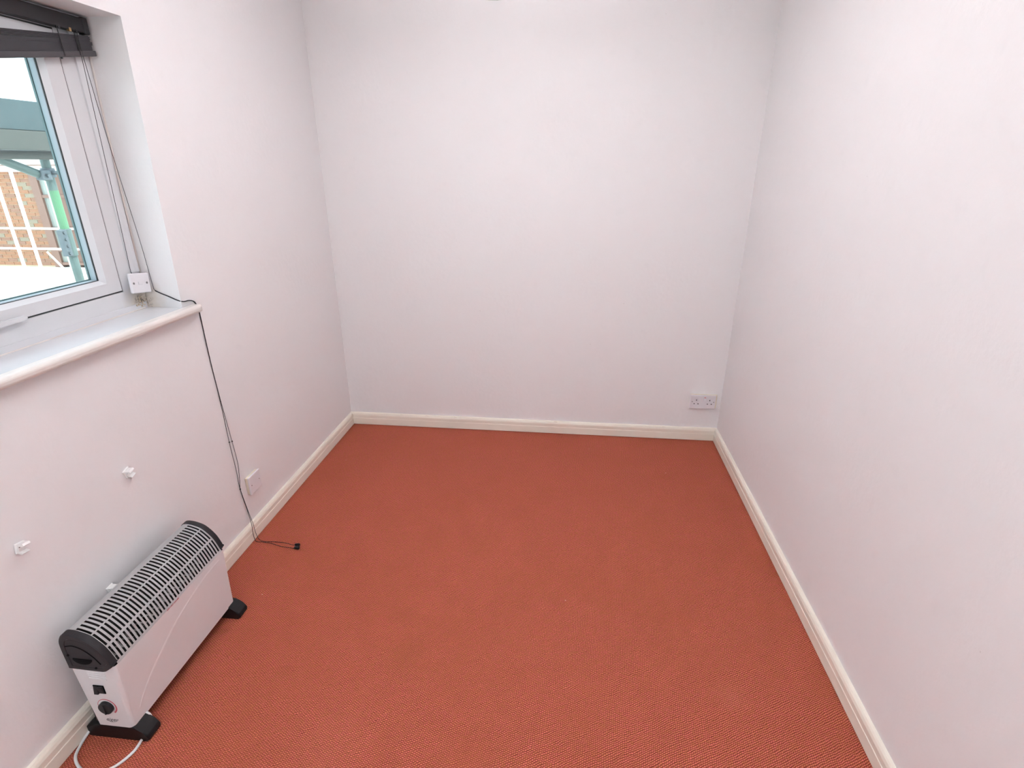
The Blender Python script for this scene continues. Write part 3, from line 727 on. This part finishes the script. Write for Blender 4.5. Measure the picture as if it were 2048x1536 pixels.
for z in (1.03, 1.075, 1.115, 1.155):
    bm = bmesh.new(); disc(bm, (PX+.028, PY-.042, z), (1, -.2, 0), .010, .014, 6); obj('sleeve_bolt', bm, M['coupler'], slv)

# brick building across the yard
BY = 11.0; EZ = 1.43
bd = thing('brick_building', (-9.5, BY, GZ), 'low orange brick building with brown joinery across the yard', 'building')
UX0, UX1 = -9.945, -8.35                          # glazed brown unit
obj('wall', bx(-15, UX0, BY+.012, BY+.3, GZ, 1.64), M['mortar'], bd)
obj('wall', bx(UX1, -4.5, BY+.012, BY+.3, GZ, 1.64), M['mortar'], bd)
bm0 = bx(-.1075, .1075, 0, .03, 0, .065, bev=0); me_b = []
for k, mm in enumerate(('brick', 'brick2', 'brick3')):
    b2 = bm0.copy(); me = bpy.data.meshes.new('brick'); b2.to_mesh(me); b2.free(); me.materials.append(M[mm]); me_b.append(me)
bm0.free(); cnt = 0
for r in range(26):
    z = EZ - .075*(r+1) + .005
    xr = UX0 - .1175 - (.1125 if r % 2 else 0)
    for k in range(9):
        x = xr - k*.225
        if x < -12.1: break
        o = bpy.data.objects.new('brick', random.choice(me_b[:1]*5 + me_b[1:2]*3 + me_b[2:])); C.objects.link(o); o.parent = bd
        o.location = Vector((x, BY+random.uniform(-.002, .002), z)) - LOC[bd.name]; cnt += 1
    if r % 2:                                     # closing half brick at the jamb
        o = bpy.data.objects.new('brick', random.choice(me_b)); C.objects.link(o); o.parent = bd
        o.location = Vector((UX0-.0588, BY, z)) - LOC[bd.name]; o.scale.x = .47
obj('soffit', bx(-15, -4.5, BY-.16, BY+.02, EZ, EZ+.03), M['fascia'], bd)
obj('fascia', bx(-15, -4.5, BY-.18, BY-.16, EZ-.0, EZ+.24), M['fascia'], bd)
bm = bmesh.new(); tube(bm, [(-15, BY-.23, EZ+.23), (-4.5, BY-.23, EZ+.23)], .05, 12); obj('gutter', bm, M['fascia'], bd)
obj('fascia_line', bx(-15, -4.5, BY-.187, BY-.18, EZ+.095, EZ+.118), M['brown'], bd)  # thin brown line along the middle of the fascia
obj('frieze', bx(-15, -4.5, BY-.01, BY+.012, EZ-.02, EZ+.0), M['fascia'], bd)
bm = bmesh.new(); prism(bm, [(BY-.25, EZ+.25), (BY+3.0, EZ+.95), (BY+6.7, EZ+.25)], 'x', -15.2, -4.3); obj('roof', bm, M['roof'], bd)
obj('wall', bx(-15, -4.5, BY+.3, BY+6, GZ, EZ+.24), M['mortar'], bd)
# brown glazed unit: jambs, mullions, transoms, panes
gu = obj('jamb', bx(UX0, -9.768, BY-.02, BY+.10, GZ, EZ), M['brown'], bd)
for x in (-9.60, -9.24, -9.02, -8.62, -8.40): obj('mullion', bx(x, x+.05, BY-.015, BY+.08, GZ, EZ), M['brown'], bd)
for z in (-.50, -.21, .24, .90): obj('transom', bx(-9.768, -8.35, BY-.012, BY+.08, z, z+.06), M['brown'], bd)
xs = [-9.768, -9.60, -9.24, -9.02, -8.62]; xe = [-9.60, -9.24, -9.02, -8.62, -8.40]
zs = [(-.44, -.21), (-.15, .24), (.30, .90), (.96, EZ)]
for a, b_ in zip(xs, xe):
    for z_a, z_b in zs:
        obj('pane', bx(a+(.05 if a > -9.7 else 0), b_, BY+.03, BY+.04, z_a, z_b), M['farglass'] if a < -9.6 or a > -9.1 else M['brown'], bd)
obj('downpipe', straight((-9.48, BY-.10, GZ), (-9.48, BY-.10, EZ), .03), M['railing'], bd)
# white railing in front
rl = thing('white_railing', (-10, BY-.75, GZ), 'white painted railing in front of the brick building', 'railing')
for x in (-12.3, -11.6, -10.9, -9.91, -9.536, -8.3, -7.4):
    obj('post', bx(x-.022, x+.022, BY-.77, BY-.726, GZ, (EZ if -10 < x < -9 else .38)), M['railing'], rl)
for z in (.36, -.04): obj('rail', bx(-12.5, -7.2, BY-.765, BY-.727, z-.018, z+.018), M['railing'], rl)
obj('diagonal', straight((-9.28, BY-.75, -.10), (-8.95, BY-.75, GZ+.02), .02, 8), M['railing'], rl)
